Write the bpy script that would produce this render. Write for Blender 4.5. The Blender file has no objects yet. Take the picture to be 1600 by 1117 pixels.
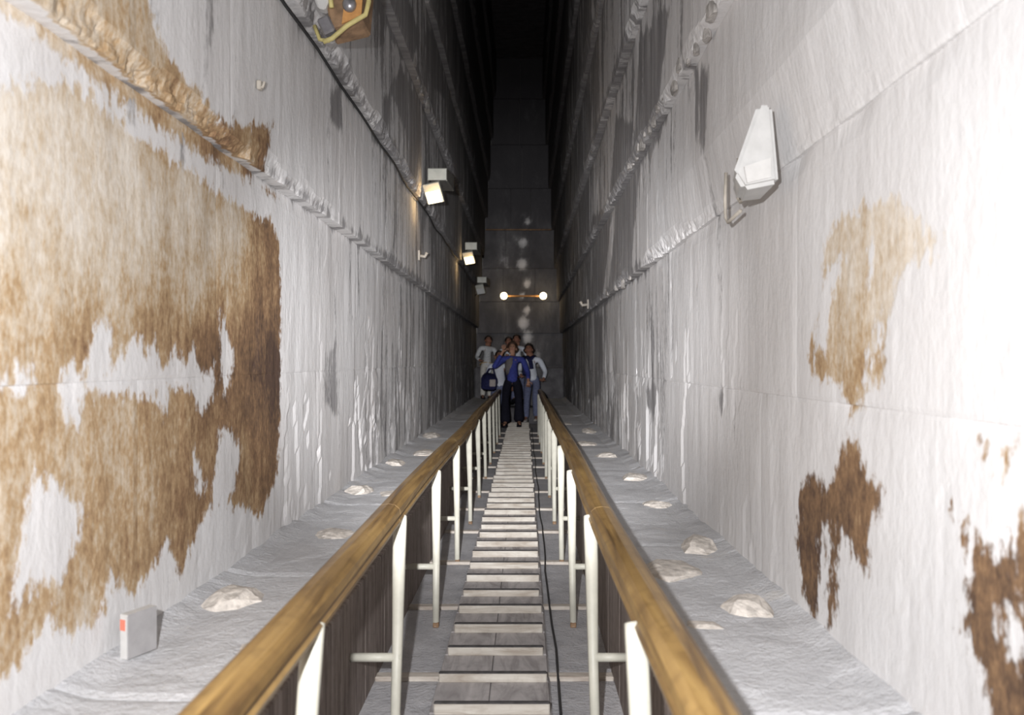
import bpy, bmesh, math, random
import numpy as np
from mathutils import Matrix, Vector, Euler

random.seed(7)
R = math.radians
SC = bpy.context.scene
COL = SC.collection

# ------------------------------------------------------------------ slope frame
# Everything in the gallery is described in slope coordinates: x across, s along
# the rising axis, n square to the sloping floor.  SLOPE turns them into the world.
THETA = R(26.3)
SLOPE = Matrix.Rotation(THETA, 4, 'X')
TAN = math.tan(THETA)
CAM = (0.13, 0.0, 1.36)
F = 1250.0                      # focal length for a 1600 pixel wide frame

def W(x, s, n):
    return SLOPE @ Vector((x, s, n))

# ------------------------------------------------------------------ camera, light
cam = bpy.data.cameras.new('camera')
cam.sensor_width = 36
cam.lens = F / 1600 * 36
cam.shift_x = -20 / 1600
cam.shift_y = 6.5 / 1600
cam.dof.use_dof = True
cam.dof.focus_distance = 5.0
cam.dof.aperture_fstop = 2.8
cam.clip_start = 0.02
cam.clip_end = 200
camo = bpy.data.objects.new('camera', cam)
COL.objects.link(camo)
camo.matrix_world = SLOPE @ Matrix.Translation(CAM) @ Matrix.Rotation(R(90), 4, 'X')
SC.camera = camo

world = bpy.data.worlds.new('world')
SC.world = world
world.use_nodes = True
world.node_tree.nodes['Background'].inputs[0].default_value = (0.55, 0.58, 0.7, 1)
world.node_tree.nodes['Background'].inputs[1].default_value = 0.004

SC.view_settings.view_transform = 'Standard'
SC.view_settings.look = 'None'
SC.view_settings.gamma = 1
SC.view_settings.use_curve_mapping = False
SC.view_settings.exposure = -0.3

def flash(name, energy, size, blend, aim=(0, 0)):
    l = bpy.data.lights.new(name, 'SPOT')
    l.energy = energy
    l.spot_size = R(size)
    l.spot_blend = blend
    l.shadow_soft_size = 0.022
    l.color = (0.985, 0.98, 1.0)
    o = bpy.data.objects.new(name, l)
    COL.objects.link(o)
    o.matrix_world = (SLOPE @ Matrix.Translation((CAM[0] - 0.18, -0.02, CAM[2] + 0.15))
                      @ Matrix.Rotation(R(aim[0]), 4, 'Z') @ Matrix.Rotation(R(90 + aim[1]), 4, 'X'))
# the photographer's flash gun: a bright centre and a wide, weaker beam
flash('flash_centre', 3400, 40, 1.0, (0, 0))
flash('flash_wide', 560, 125, 1.0, (0, -2))

# ------------------------------------------------------------------ noise (numpy)
def _hash(i, j, seed):
    h = (i.astype(np.int64) * 374761393 + j.astype(np.int64) * 668265263 + seed * 974634777) & 0xFFFFFFFF
    h = ((h ^ (h >> 13)) * 1274126177) & 0xFFFFFFFF
    h = (h ^ (h >> 16)) & 0xFFFFFFFF
    return h / 4294967295.0

def vnoise(x, y, seed=0):
    x = np.asarray(x, float); y = np.asarray(y, float)
    x, y = np.broadcast_arrays(x, y)
    i = np.floor(x); j = np.floor(y)
    u = x - i; v = y - j
    u = u * u * (3 - 2 * u); v = v * v * (3 - 2 * v)
    a = _hash(i, j, seed); b = _hash(i + 1, j, seed)
    c = _hash(i, j + 1, seed); d = _hash(i + 1, j + 1, seed)
    return (a * (1 - u) + b * u) * (1 - v) + (c * (1 - u) + d * u) * v

def fbm(x, y, seed=0, octv=4):
    t = 0; a = 0.5; s = 0
    for k in range(octv):
        t = t + a * vnoise(np.asarray(x) * 2 ** k, np.asarray(y) * 2 ** k, seed + 17 * k)
        s += a; a *= 0.5
    return t / s

# ------------------------------------------------------------------ materials
def new_mat(name):
    m = bpy.data.materials.new(name)
    m.use_nodes = True
    nt = m.node_tree
    b = nt.nodes['Principled BSDF']
    return m, nt, b

class NG:
    """small helper round a node tree"""
    def __init__(self, nt):
        self.nt = nt
    def node(self, t, **kw):
        n = self.nt.nodes.new(t)
        for k, v in kw.items():
            setattr(n, k, v)
        return n
    def link(self, a, b):
        self.nt.links.new(a, b)
    def coord(self, scale=(1, 1, 1), kind='Object'):
        tc = self.node('ShaderNodeTexCoord')
        mp = self.node('ShaderNodeMapping')
        mp.inputs['Scale'].default_value = scale
        self.link(tc.outputs[kind], mp.inputs['Vector'])
        return mp.outputs[0]
    def noise(self, scale, vec=(1, 1, 1), detail=4, rough=0.6, dist=0.0):
        n = self.node('ShaderNodeTexNoise')
        n.inputs['Scale'].default_value = scale
        n.inputs['Detail'].default_value = detail
        n.inputs['Roughness'].default_value = rough
        n.inputs['Distortion'].default_value = dist
        self.link(self.coord(vec), n.inputs['Vector'])
        return n.outputs[0]
    def ramp(self, fac, stops):
        r = self.node('ShaderNodeValToRGB')
        e = r.color_ramp.elements
        while len(e) > 1:
            e.remove(e[-1])
        e[0].position = stops[0][0]; e[0].color = (*stops[0][1], 1)
        for p, c in stops[1:]:
            k = e.new(p); k.color = (*c, 1)
        self.link(fac, r.inputs[0])
        return r.outputs[0]
    def math(self, op, a, b=None, c=None, clamp=False):
        n = self.node('ShaderNodeMath', operation=op)
        n.use_clamp = clamp
        for k, v in enumerate((a, b, c)):
            if v is None:
                continue
            if isinstance(v, (int, float)):
                n.inputs[k].default_value = v
            else:
                self.link(v, n.inputs[k])
        return n.outputs[0]
    def mapr(self, v, a, b, c=0.0, d=1.0, smooth=True):
        n = self.node('ShaderNodeMapRange')
        n.interpolation_type = 'SMOOTHSTEP' if smooth else 'LINEAR'
        self.link(v, n.inputs[0])
        for k, x in enumerate((a, b, c, d)):
            n.inputs[k + 1].default_value = x
        return n.outputs[0]
    def mix(self, f, a, b, blend='MIX'):
        n = self.node('ShaderNodeMix', data_type='RGBA', blend_type=blend)
        ins = [n.inputs[0], n.inputs[6], n.inputs[7]]
        for s, v in zip(ins, (f, a, b)):
            if isinstance(v, (int, float)):
                s.default_value = v
            elif isinstance(v, tuple):
                s.default_value = (*v, 1)
            else:
                self.link(v, s)
        return n.outputs[2]
    def attr(self, name):
        n = self.node('ShaderNodeAttribute')
        n.attribute_name = name
        return n.outputs['Fac']
    def bump(self, h, strength, dist, bsdf):
        n = self.node('ShaderNodeBump')
        n.inputs['Strength'].default_value = strength
        n.inputs['Distance'].default_value = dist
        self.link(h, n.inputs['Height'])
        self.link(n.outputs[0], bsdf.inputs['Normal'])

def simple(name, col, rough=0.6, metal=0.0, var=0.0, scale=20.0, vec=(1, 1, 1), bump=0.0, spec=0.4, emit=None, emit_s=0.0, col2=None):
    m, nt, b = new_mat(name)
    g = NG(nt)
    b.inputs['Roughness'].default_value = rough
    b.inputs['Metallic'].default_value = metal
    b.inputs['Specular IOR Level'].default_value = spec
    h = g.noise(scale, vec)
    c2 = col2 if col2 else tuple(c * (1 - var) for c in col)
    c = g.ramp(h, [(0.35, c2), (0.62, col)])
    g.link(c, b.inputs['Base Color'])
    if bump:
        g.bump(h, bump, 0.01, b)
    if emit:
        b.inputs['Emission Color'].default_value = (*emit, 1)
        b.inputs['Emission Strength'].default_value = emit_s
    return m

def make_wall_mat():
    m, nt, b = new_mat('limestone_wall')
    g = NG(nt)
    b.inputs['Roughness'].default_value = 0.85
    b.inputs['Specular IOR Level'].default_value = 0.25
    stain = g.attr('stain'); tone = g.attr('tone'); greying = g.attr('greying')
    # vertical streaks (short along s, long along n)
    st = g.noise(1.0, (2, 7.0, 0.9), 5, 0.62, 0.3)
    st2 = g.noise(1.0, (3, 16.0, 1.6), 5, 0.65)
    fine = g.noise(26.0, (1, 1.4, 0.8), 4, 0.65)
    mot = g.noise(60.0, (1, 1, 0.55), 3, 0.7)
    big = g.noise(0.9, (1, 1, 1), 3, 0.5)
    white = g.ramp(big, [(0.3, (0.67, 0.65, 0.64)), (0.7, (0.75, 0.745, 0.745))])
    white = g.mix(g.mapr(fine, 0.35, 0.75, 0.0, 0.16), white, (0.55, 0.52, 0.49))
    white = g.mix(g.mapr(st2, 0.55, 0.75, 0.0, 0.13), white, (0.52, 0.495, 0.475))
    # grey streaks and patches
    gv = g.math('ADD', greying, g.math('MULTIPLY', g.math('SUBTRACT', st, 0.5), 1.7))
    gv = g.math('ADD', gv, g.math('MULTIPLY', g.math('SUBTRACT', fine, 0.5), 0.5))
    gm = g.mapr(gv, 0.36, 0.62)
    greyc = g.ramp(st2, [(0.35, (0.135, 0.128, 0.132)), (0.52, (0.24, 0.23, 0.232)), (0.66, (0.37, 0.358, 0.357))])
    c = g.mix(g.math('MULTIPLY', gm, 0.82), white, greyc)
    # soot high up; towards the far end, fall-off of light painted dark
    soot_falloff = g.attr('soot_falloff')
    sv = g.math('ADD', soot_falloff, g.math('MULTIPLY', g.math('SUBTRACT', st, 0.5), 0.8))
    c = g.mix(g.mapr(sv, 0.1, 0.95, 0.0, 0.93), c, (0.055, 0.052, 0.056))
    # brown patina
    e = g.math('ADD', stain, g.math('MULTIPLY', g.math('SUBTRACT', st2, 0.5), 0.09))
    e = g.math('ADD', e, g.math('MULTIPLY', g.math('SUBTRACT', fine, 0.5), 0.15))
    bm_ = g.mapr(e, -0.012, 0.022)
    mid = g.noise(11.0, (1, 1, 0.7), 4, 0.6)
    tv = g.math('ADD', tone, g.math('MULTIPLY', g.math('SUBTRACT', mid, 0.5), 0.7))
    tv = g.math('ADD', tv, g.math('MULTIPLY', g.math('SUBTRACT', mot, 0.5), 0.75))
    tv = g.math('ADD', tv, g.math('MULTIPLY', g.math('SUBTRACT', st2, 0.5), 0.35))
    brown = g.ramp(tv, [(0.0, (0.70, 0.64, 0.56)), (0.26, (0.57, 0.475, 0.36)), (0.46, (0.43, 0.295, 0.165)), (0.68, (0.25, 0.15, 0.082)), (0.9, (0.13, 0.08, 0.05)), (1.0, (0.09, 0.055, 0.04))])
    c = g.mix(bm_, c, brown)
    g.link(c, b.inputs['Base Color'])
    hh = g.math('ADD', g.math('MULTIPLY', fine, 0.6), g.math('MULTIPLY', st2, 0.4))
    hh = g.math('ADD', hh, g.math('MULTIPLY', bm_, -0.25))
    g.bump(hh, 0.3, 0.018, b)
    return m

def make_dust_mat(name, lo, hi, pale, ps=(1.5, 1.5, 1.5)):
    m, nt, b = new_mat(name)
    g = NG(nt)
    b.inputs['Roughness'].default_value = 0.9
    b.inputs['Specular IOR Level'].default_value = 0.2
    a = g.noise(3.0, ps, 5, 0.6)
    f = g.noise(55.0, (1, 1, 1), 4, 0.7)
    c = g.ramp(a, [(0.35, lo), (0.65, hi)])
    c = g.mix(g.mapr(f, 0.45, 0.7, 0, 0.3), c, tuple(x * 0.72 for x in lo))
    p = g.noise(1.6, (1, 1.6, 1), 6, 0.72, 0.6)
    c = g.mix(g.mapr(p, 0.62, 0.72, 0, 0.55), c, pale)
    g.link(c, b.inputs['Base Color'])
    g.bump(g.math('ADD', f, g.math('MULTIPLY', a, 2.0)), 0.5, 0.02, b)
    return m

def make_wood(name, dark, mid, light, vec, rough=0.6, spec=0.3, bump=0.3, coat=0.0):
    m, nt, b = new_mat(name)
    g = NG(nt)
    b.inputs['Roughness'].default_value = rough
    b.inputs['Specular IOR Level'].default_value = spec
    b.inputs['Coat Weight'].default_value = coat
    b.inputs['Coat Roughness'].default_value = 0.3
    a = g.noise(1.0, vec, 6, 0.6, 1.2)
    f = g.noise(9.0, (2, 2, 2), 4, 0.6)
    c = g.ramp(a, [(0.32, dark), (0.5, mid), (0.68, light)])
    c = g.mix(g.mapr(f, 0.45, 0.75, 0, 0.45), c, dark)
    g.link(c, b.inputs['Base Color'])
    g.bump(a, bump, 0.01, b)
    return m

M = {}
M['wall'] = make_wall_mat()
M['core'] = simple('mortar_core', (0.42, 0.40, 0.38), 0.95, var=0.4)
M['bench'] = make_dust_mat('dusty_bench_stone', (0.57, 0.57, 0.58), (0.67, 0.67, 0.68), (0.74, 0.70, 0.65))
M['floor'] = make_dust_mat('dusty_floor_stone', (0.46, 0.455, 0.47), (0.60, 0.59, 0.60), (0.66, 0.60, 0.52))
M['patch'] = simple('broken_pale_limestone', (0.76, 0.70, 0.63), 0.9, var=0.35, scale=30, bump=0.8)
M['step'] = make_dust_mat('dark_step_stone', (0.10, 0.095, 0.10), (0.17, 0.165, 0.17), (0.24, 0.22, 0.21))  # dark stone for the steps at the far end
M['chip'] = simple('chipped_limestone', (0.52, 0.49, 0.46), 0.9, var=0.5, scale=14, bump=0.8)
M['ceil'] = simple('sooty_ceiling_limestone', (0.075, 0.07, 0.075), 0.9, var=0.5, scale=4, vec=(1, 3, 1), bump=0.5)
M['panel'] = make_wood('grey_side_boards', (0.12, 0.095, 0.082), (0.24, 0.20, 0.18), (0.35, 0.31, 0.285), (2, 40, 1.6), 0.8, 0.2, 0.5)
M['plank'] = make_wood('worn_grey_planks', (0.27, 0.25, 0.245), (0.43, 0.405, 0.40), (0.53, 0.50, 0.49), (14, 3, 3), 0.75, 0.25, 0.3)
M['cleat'] = make_wood('rubbed_cleat_wood', (0.38, 0.33, 0.275), (0.54, 0.50, 0.44), (0.66, 0.625, 0.56), (3, 20, 20), 0.7, 0.25, 0.25)
M['cleat_top'] = simple('dirty_cleat_top', (0.085, 0.08, 0.08), 0.85, var=0.4, scale=30)
M['batten'] = make_wood('pale_floor_battens', (0.40, 0.34, 0.29), (0.56, 0.51, 0.45), (0.68, 0.63, 0.56), (4, 20, 20), 0.8, 0.2, 0.3)
M['rail'] = make_wood('varnished_rail_wood', (0.10, 0.055, 0.020), (0.25, 0.150, 0.050), (0.355, 0.225, 0.080), (22, 1.1, 22), 0.42, 0.4, 0.2, 0.15)
M['cream'] = simple('cream_painted_steel', (0.60, 0.585, 0.50), 0.45, var=0.12, scale=14, bump=0.1)
M['white_paint'] = simple('white_painted_metal', (0.56, 0.555, 0.54), 0.5, var=0.12, scale=14)
M['grey_paint'] = simple('grey_green_painted_metal', (0.50, 0.50, 0.44), 0.5, var=0.2, scale=10)
M['dark_metal'] = simple('dark_metal', (0.09, 0.085, 0.075), 0.5, var=0.3)
M['rust'] = simple('rusted_steel_plate', (0.32, 0.20, 0.115), 0.7, var=0.45, scale=16, bump=0.3)
M['rust_orange'] = simple('orange_rust', (0.60, 0.30, 0.10), 0.7, var=0.3, scale=18)
M['yellow'] = simple('yellowed_edge', (0.62, 0.53, 0.22), 0.6, var=0.3, scale=14)
M['tan'] = simple('tan_painted_metal', (0.50, 0.455, 0.39), 0.6, var=0.2)
M['steel'] = simple('dull_steel', (0.36, 0.35, 0.37), 0.3, metal=0.7, var=0.2)
M['cable'] = simple('black_cable', (0.035, 0.034, 0.036), 0.6)
M['glow'] = simple('lit_lamp_glass', (1, 0.9, 0.7), 0.4, emit=(1.0, 0.78, 0.42), emit_s=5.0)
M['glow_white'] = simple('lit_bulb', (1, 0.9, 0.7), 0.4, emit=(1.0, 0.80, 0.50), emit_s=9.0)
M['red'] = simple('red_mark', (0.72, 0.22, 0.15), 0.7, var=0.1)
M['carton'] = simple('grey_white_card', (0.60, 0.59, 0.57), 0.8, var=0.1)
M['carton_side'] = simple('grey_card_side', (0.33, 0.32, 0.32), 0.8, var=0.15)

# ------------------------------------------------------------------ object helpers
def link(o, parent=None):
    COL.objects.link(o)
    if parent is not None:
        o.parent = parent
    return o

def tag(o, label=None, cat=None, group=None, kind=None):
    if label: o['label'] = label
    if cat: o['category'] = cat
    if group: o['group'] = group
    if kind: o['kind'] = kind
    return o

def empty(name, mat=None):
    o = bpy.data.objects.new(name, None)
    o.empty_display_size = 0.1
    link(o)
    o.matrix_world = mat if mat is not None else SLOPE
    return o

def mesh_np(name, verts, faces, mats, parent=None, mat_world=None, smooth=False, attrs=None, midx=None):
    me = bpy.data.meshes.new(name)
    me.from_pydata([tuple(v) for v in verts], [], faces)
    for m in (mats if isinstance(mats, (list, tuple)) else [mats]):
        me.materials.append(m)
    if attrs:
        for k, v in attrs.items():
            a = me.attributes.new(k, 'FLOAT', 'POINT')
            a.data.foreach_set('value', np.asarray(v, np.float32))
    if midx is not None:
        me.polygons.foreach_set('material_index', midx)
    if smooth:
        me.polygons.foreach_set('use_smooth', [True] * len(me.polygons))
    me.update()
    o = bpy.data.objects.new(name, me)
    link(o, parent)
    if parent is None:
        o.matrix_world = mat_world if mat_world is not None else SLOPE
    return o

def bm_obj(name, bm, mats, parent=None, mat_world=None, smooth=False):
    bmesh.ops.recalc_face_normals(bm, faces=bm.faces)
    me = bpy.data.meshes.new(name)
    bm.to_mesh(me); bm.free()
    for m in (mats if isinstance(mats, (list, tuple)) else [mats]):
        me.materials.append(m)
    if smooth:
        for p in me.polygons: p.use_smooth = True
    o = bpy.data.objects.new(name, me)
    link(o, parent)
    if parent is None:
        o.matrix_world = mat_world if mat_world is not None else SLOPE
    return o

def box_bm(c, d, bevel=0.0, rot=None, bm=None, seg=1):
    """box of size d about c"""
    own = bm is None
    b2 = bmesh.new()
    bmesh.ops.create_cube(b2, size=1)
    for v in b2.verts:
        v.co = Vector((v.co.x * d[0], v.co.y * d[1], v.co.z * d[2]))
    if bevel:
        bmesh.ops.bevel(b2, geom=b2.edges[:], offset=bevel, segments=seg, affect='EDGES', profile=0.6)
    mt = Matrix.Translation(c)
    if rot is not None:
        mt = mt @ rot.to_4x4()
    bmesh.ops.transform(b2, matrix=mt, verts=b2.verts)
    if own:
        return b2
    me = bpy.data.meshes.new('t'); b2.to_mesh(me); b2.free()
    bm.from_mesh(me); bpy.data.meshes.remove(me)
    return bm

def tube(pts, rad, seg=8, cap=True, bm=None):
    """tube along points; rad a number, or a list of (ra, rb)"""
    if bm is None: bm = bmesh.new()
    pts = [Vector(p) for p in pts]
    rings = []
    up = None
    for i, p in enumerate(pts):
        t = (pts[min(i + 1, len(pts) - 1)] - pts[max(i - 1, 0)]).normalized()
        if up is None:
            up = Vector((1, 0, 0)) if abs(t.x) < 0.8 else Vector((0, 0, 1))
        a = (up - t * up.dot(t)).normalized()
        b = t.cross(a)
        up = a
        r = rad[i] if isinstance(rad, (list, tuple)) else rad
        ra, rb = r if isinstance(r, (list, tuple)) else (r, r)
        rings.append([bm.verts.new(p + a * ra * math.cos(2 * math.pi * k / seg) + b * rb * math.sin(2 * math.pi * k / seg)) for k in range(seg)])
    for i in range(len(rings) - 1):
        for k in range(seg):
            bm.faces.new((rings[i][k], rings[i][(k + 1) % seg], rings[i + 1][(k + 1) % seg], rings[i + 1][k]))
    if cap:
        bm.faces.new(list(reversed(rings[0]))); bm.faces.new(rings[-1])
    return bm

def extrude_profile(prof, s0, s1, n=2, wob=None):
    """profile [(x, n)] swept along s"""
    bm = bmesh.new()
    rings = []
    for i in range(n):
        s = s0 + (s1 - s0) * i / (n - 1)
        dx, dn = wob(s) if wob else (0, 0)
        rings.append([bm.verts.new((x + dx, s, z + dn)) for x, z in prof])
    k = len(prof)
    for i in range(n - 1):
        for j in range(k):
            bm.faces.new((rings[i][j], rings[i][(j + 1) % k], rings[i + 1][(j + 1) % k], rings[i + 1][j]))
    bm.faces.new(rings[0]); bm.faces.new(list(reversed(rings[-1])))
    return bm

# ------------------------------------------------------------------ gallery dimensions
S0, S1 = -2.2, 19.5             # lower and upper end of what is built
HALF = 1.045
BENCH = 0.52
CEIL = 8.75
STEP = 0.07
LEFT_N = [2.18, 3.03, 3.95, 4.85, 5.75, 6.75, 7.75]
RIGHT_N = [2.05, 2.82, 3.62, 4.55, 5.55, 6.60, 7.70]
JOINT = {-1: 1.305, 1: 1.24}

def courses(side):
    ns = LEFT_N if side < 0 else RIGHT_N
    out = [(BENCH - 0.06, JOINT[side], 0.0), (JOINT[side], ns[0], 0.0)]
    for k in range(len(ns)):
        out.append((ns[k], ns[k + 1] if k + 1 < len(ns) else CEIL, STEP * (k + 1)))
    return out

def wall_point(side, px, py):
    """where the sight line through a photo pixel meets the wall: (s, n)"""
    for n0, n1, ins in courses(side):
        X = side * (HALF - ins) - CAM[0]
        if (px - 820) * side <= 2: px = 820 + 2 * side
        d = X * F / (px - 820)
        n = CAM[2] + (565 - py) * d / F
        if n < n1:
            return d, n
    return d, n

BROWN = {
 -1: [
  [(-500, -60), (-200, 0), (0, 140), (50, 125), (110, 130), (190, 190), (260, 240), (330, 290), (390, 330), (425, 340), (438, 380), (440, 480),
   (440, 560), (440, 640), (438, 740), (405, 812), (380, 790), (365, 800), (350, 775), (330, 790), (305, 840), (283, 905), (262, 845), (240, 890),
   (205, 935), (170, 900), (165, 960), (110, 1000), (80, 960), (40, 1020), (0, 1080), (-200, 1250), (-500, 1500)],
  [(95, 78), (200, 148), (300, 222), (380, 260), (416, 276), (400, 284), (330, 254), (250, 204), (150, 135)],
  [(415, 300), (432, 290), (452, 300), (438, 312)],
  [(-500, -900), (0, -60), (0, 22), (60, 60), (150, 130), (230, 188), (310, 240), (380, 280), (425, 288), (420, 250), (430, 190), (400, 195),
   (350, 190), (300, 130), (265, 90), (245, 40), (235, 0), (225, -120), (0, -500)],
 ],
 1: [
  [(1300, 345), (1345, 322), (1400, 308), (1440, 335), (1475, 380), (1470, 402), (1425, 412), (1402, 440), (1390, 500), (1383, 560), (1380, 605),
   (1350, 610), (1345, 640), (1330, 650), (1315, 600), (1275, 590), (1265, 560), (1278, 500), (1290, 470), (1285, 400)],
  [(1318, 690), (1342, 690), (1355, 740), (1378, 760), (1376, 800), (1360, 830), (1362, 890), (1350, 900), (1330, 850), (1318, 830), (1305, 960),
   (1290, 1000), (1272, 985), (1255, 920), (1245, 850), (1250, 755), (1270, 740), (1290, 760), (1305, 740)],
  [(1487, 790), (1510, 800), (1530, 830), (1560, 860), (1600, 900), (1800, 950), (1800, 1500), (1560, 1180), (1535, 1050), (1515, 1010),
   (1500, 980), (1512, 900), (1507, 850)],
  [(1575, 830), (1600, 800), (1800, 760), (1800, 1100), (1590, 1000)],
  [(1565, 690), (1582, 690), (1579, 742), (1563, 737)],
  [(1524, 690), (1536, 680), (1536, 715)],
 ]}
CUT = {
 -1: [
  [(95, 600), (100, 575), (130, 585), (150, 505), (172, 510), (170, 580), (215, 525), (225, 560), (240, 535), (250, 580), (275, 550), (285, 580),
   (300, 545), (315, 590), (332, 575), (332, 620), (312, 645), (300, 610), (262, 605), (255, 652), (245, 620), (210, 615), (160, 610), (127, 610),
   (120, 665), (100, 650)],
  [(18, 600), (32, 570), (48, 600), (35, 614)],
  [(-30, 600), (-12, 575), (4, 600), (-10, 625)],
  [(58, 738), (100, 765), (127, 800), (118, 850), (90, 920), (60, 900), (15, 960), (30, 860)],
  [(345, 665), (376, 700), (366, 760), (330, 815), (327, 800)],
  [(298, 705), (322, 760), (310, 768)],
  [(343, 480), (366, 560), (350, 620)],
  [(-60, 780), (-30, 800), (-20, 900), (-70, 950)],
 ],
 1: [
  [(1300, 410), (1320, 398), (1298, 470), (1292, 548), (1274, 540), (1281, 470)],
  [(1350, 397), (1364, 390), (1356, 445)],
  [(1370, 520), (1378, 500), (1376, 545)],
  [(1350, 550), (1362, 560), (1352, 600)],
  [(1283, 825), (1294, 825), (1290, 1005), (1277, 990)],
  [(1312, 835), (1324, 845), (1318, 905), (1308, 900)],
  [(1555, 945), (1592, 960), (1605, 1035), (1570, 1005)],
 ]}
TONE = {
 -1: [(0, 200, .02), (100, 200, .02), (200, 250, .0), (300, 300, .04), (360, 340, .08), (0, 340, .12), (120, 330, .10), (220, 340, .12), (310, 400, .20), (200, 400, .24), (80, 410, .24), (250, 192, .70), (330, 243, .80), (390, 268, .95), (160, 122, .5), (420, 430, .72), (0, 470, .38), (120, 520, .52), (250, 510, .66),
      (420, 580, 1.05), (330, 560, .85), (20, 650, .40), (150, 670, .38), (260, 660, .46), (400, 650, .82), (200, 740, .40), (380, 720, .55), (300, 800, .68),
      (100, 930, .34), (20, 900, .42), (150, 860, .5), (280, 870, .60), (200, 20, .30), (100, 40, .30), (300, 180, .28), (400, 270, .22), (515, 600, .75)],
 1: [(1400, 330, .08), (1440, 380, .10), (1340, 400, .16), (1370, 450, .26), (1320, 550, .32), (1340, 620, .38), (1320, 720, .78), (1270, 830, .92),
     (1350, 800, .80), (1280, 950, .85), (1540, 900, .80), (1590, 1050, .88), (1540, 1000, .85), (1570, 720, .50)]}

DARK = {
 -1: [[(612, 140), (640, 105), (656, 180), (652, 270), (640, 285), (634, 200)], [(664, 60), (690, 48), (697, 150), (676, 130)], [(505, 545), (525, 535), (528, 650), (507, 640)],
      [(600, 0), (640, 0), (655, 60), (630, 90)], [(690, 520), (702, 510), (702, 640), (692, 640)], [(516, 150), (532, 140), (534, 200), (518, 190)], [(600, 160), (610, 150), (604, 220), (596, 215)]],
 1: [[(1085, 110), (1110, 100), (1109, 150), (1096, 245), (1086, 200)], [(1000, 55), (1045, 15), (1025, 180), (1002, 250), (990, 230)], [(950, 185), (988, 200), (985, 430), (952, 445)],
     [(925, 340), (945, 330), (940, 470), (925, 475)], [(1125, 612), (1133, 612), (1131, 640), (1126, 636)], [(1010, 610), (1022, 605), (1020, 640), (1012, 640)], [(930, 500), (942, 495), (938, 620), (930, 610)]]}
def to_wall(side, poly):
    return np.array([wall_point(side, *p) for p in poly])

def sdf(poly, P):
    """signed distance, positive inside"""
    d = np.full(len(P), 1e9)
    inside = np.zeros(len(P), bool)
    k = len(poly)
    for i in range(k):
        a = poly[i]; b = poly[(i + 1) % k]
        e = b - a
        w = P - a
        t = np.clip((w @ e) / max(e @ e, 1e-12), 0, 1)
        q = w - t[:, None] * e
        d = np.minimum(d, (q ** 2).sum(1))
        c = ((a[1] <= P[:, 1]) & (b[1] > P[:, 1])) | ((b[1] <= P[:, 1]) & (a[1] > P[:, 1]))
        if abs(e[1]) > 1e-12:
            xx = a[0] + (P[:, 1] - a[1]) / e[1] * e[0]
            inside ^= c & (P[:, 0] < xx)
    d = np.sqrt(d)
    return np.where(inside, d, -d)

BR = {k: [to_wall(k, p) for p in v] for k, v in BROWN.items()}
CT = {k: [to_wall(k, p) for p in v] for k, v in CUT.items()}
DK = {k: [to_wall(k, p) for p in v] for k, v in DARK.items()}
TN = {k: np.array([(*wall_point(k, x, y), t) for x, y, t in v]) for k, v in TONE.items()}

def paint(side, s, n):
    """patina, its darkness and the grime at wall points"""
    P = np.stack([s, n], 1)
    st = np.full(len(P), -0.6)
    near = s < 9
    if near.any():
        q = P[near]
        v = np.full(len(q), -0.6)
        for poly in BR[side]: v = np.maximum(v, sdf(poly, q))
        for poly in CT[side]: v = np.minimum(v, -sdf(poly, q))
        st[near] = np.clip(v, -0.6, 0.6)
    T = TN[side]
    d2 = ((P[:, None, :] - T[None, :, :2]) ** 2).sum(2)
    w = 1 / (d2 + 0.01) ** 1.5
    tone = (w * T[None, :, 2]).sum(1) / w.sum(1)
    # walls turn greyer with distance up the gallery
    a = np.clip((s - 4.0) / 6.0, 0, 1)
    greying = 0.12 + 0.42 * a + 0.16 * np.clip((n - 2.4) / 1.4, 0, 1)
    greying = greying + 0.55 * (fbm(s * 1.1, n * 0.7, 5 + side, 4) - 0.5)
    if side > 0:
        greying = greying - 0.25 * np.clip((3.6 - s) / 1.2, 0, 1)
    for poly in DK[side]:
        greying = greying + 0.5 * np.clip(0.5 + sdf(poly, P) / 0.10, 0, 1)  # dark wall patches; one paints the shade of a hollow
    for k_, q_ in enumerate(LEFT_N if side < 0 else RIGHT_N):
        greying = greying + 0.34 * np.clip(1 - np.abs(n - q_ - 0.02) / 0.07, 0, 1) * np.clip((s - (1.0 if side < 0 else 4.5)) / 1.5, 0, 1)  # greyer band along each ledge lip
    soot_falloff = 0.75 * np.clip((n - 3.7) / 3.2, 0, 1) + 0.68 * np.clip((s - 9) / 7, 0, 1)  # soot by height; by distance, light fall-off painted into the colour
    return st, tone, greying, soot_falloff

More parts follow.
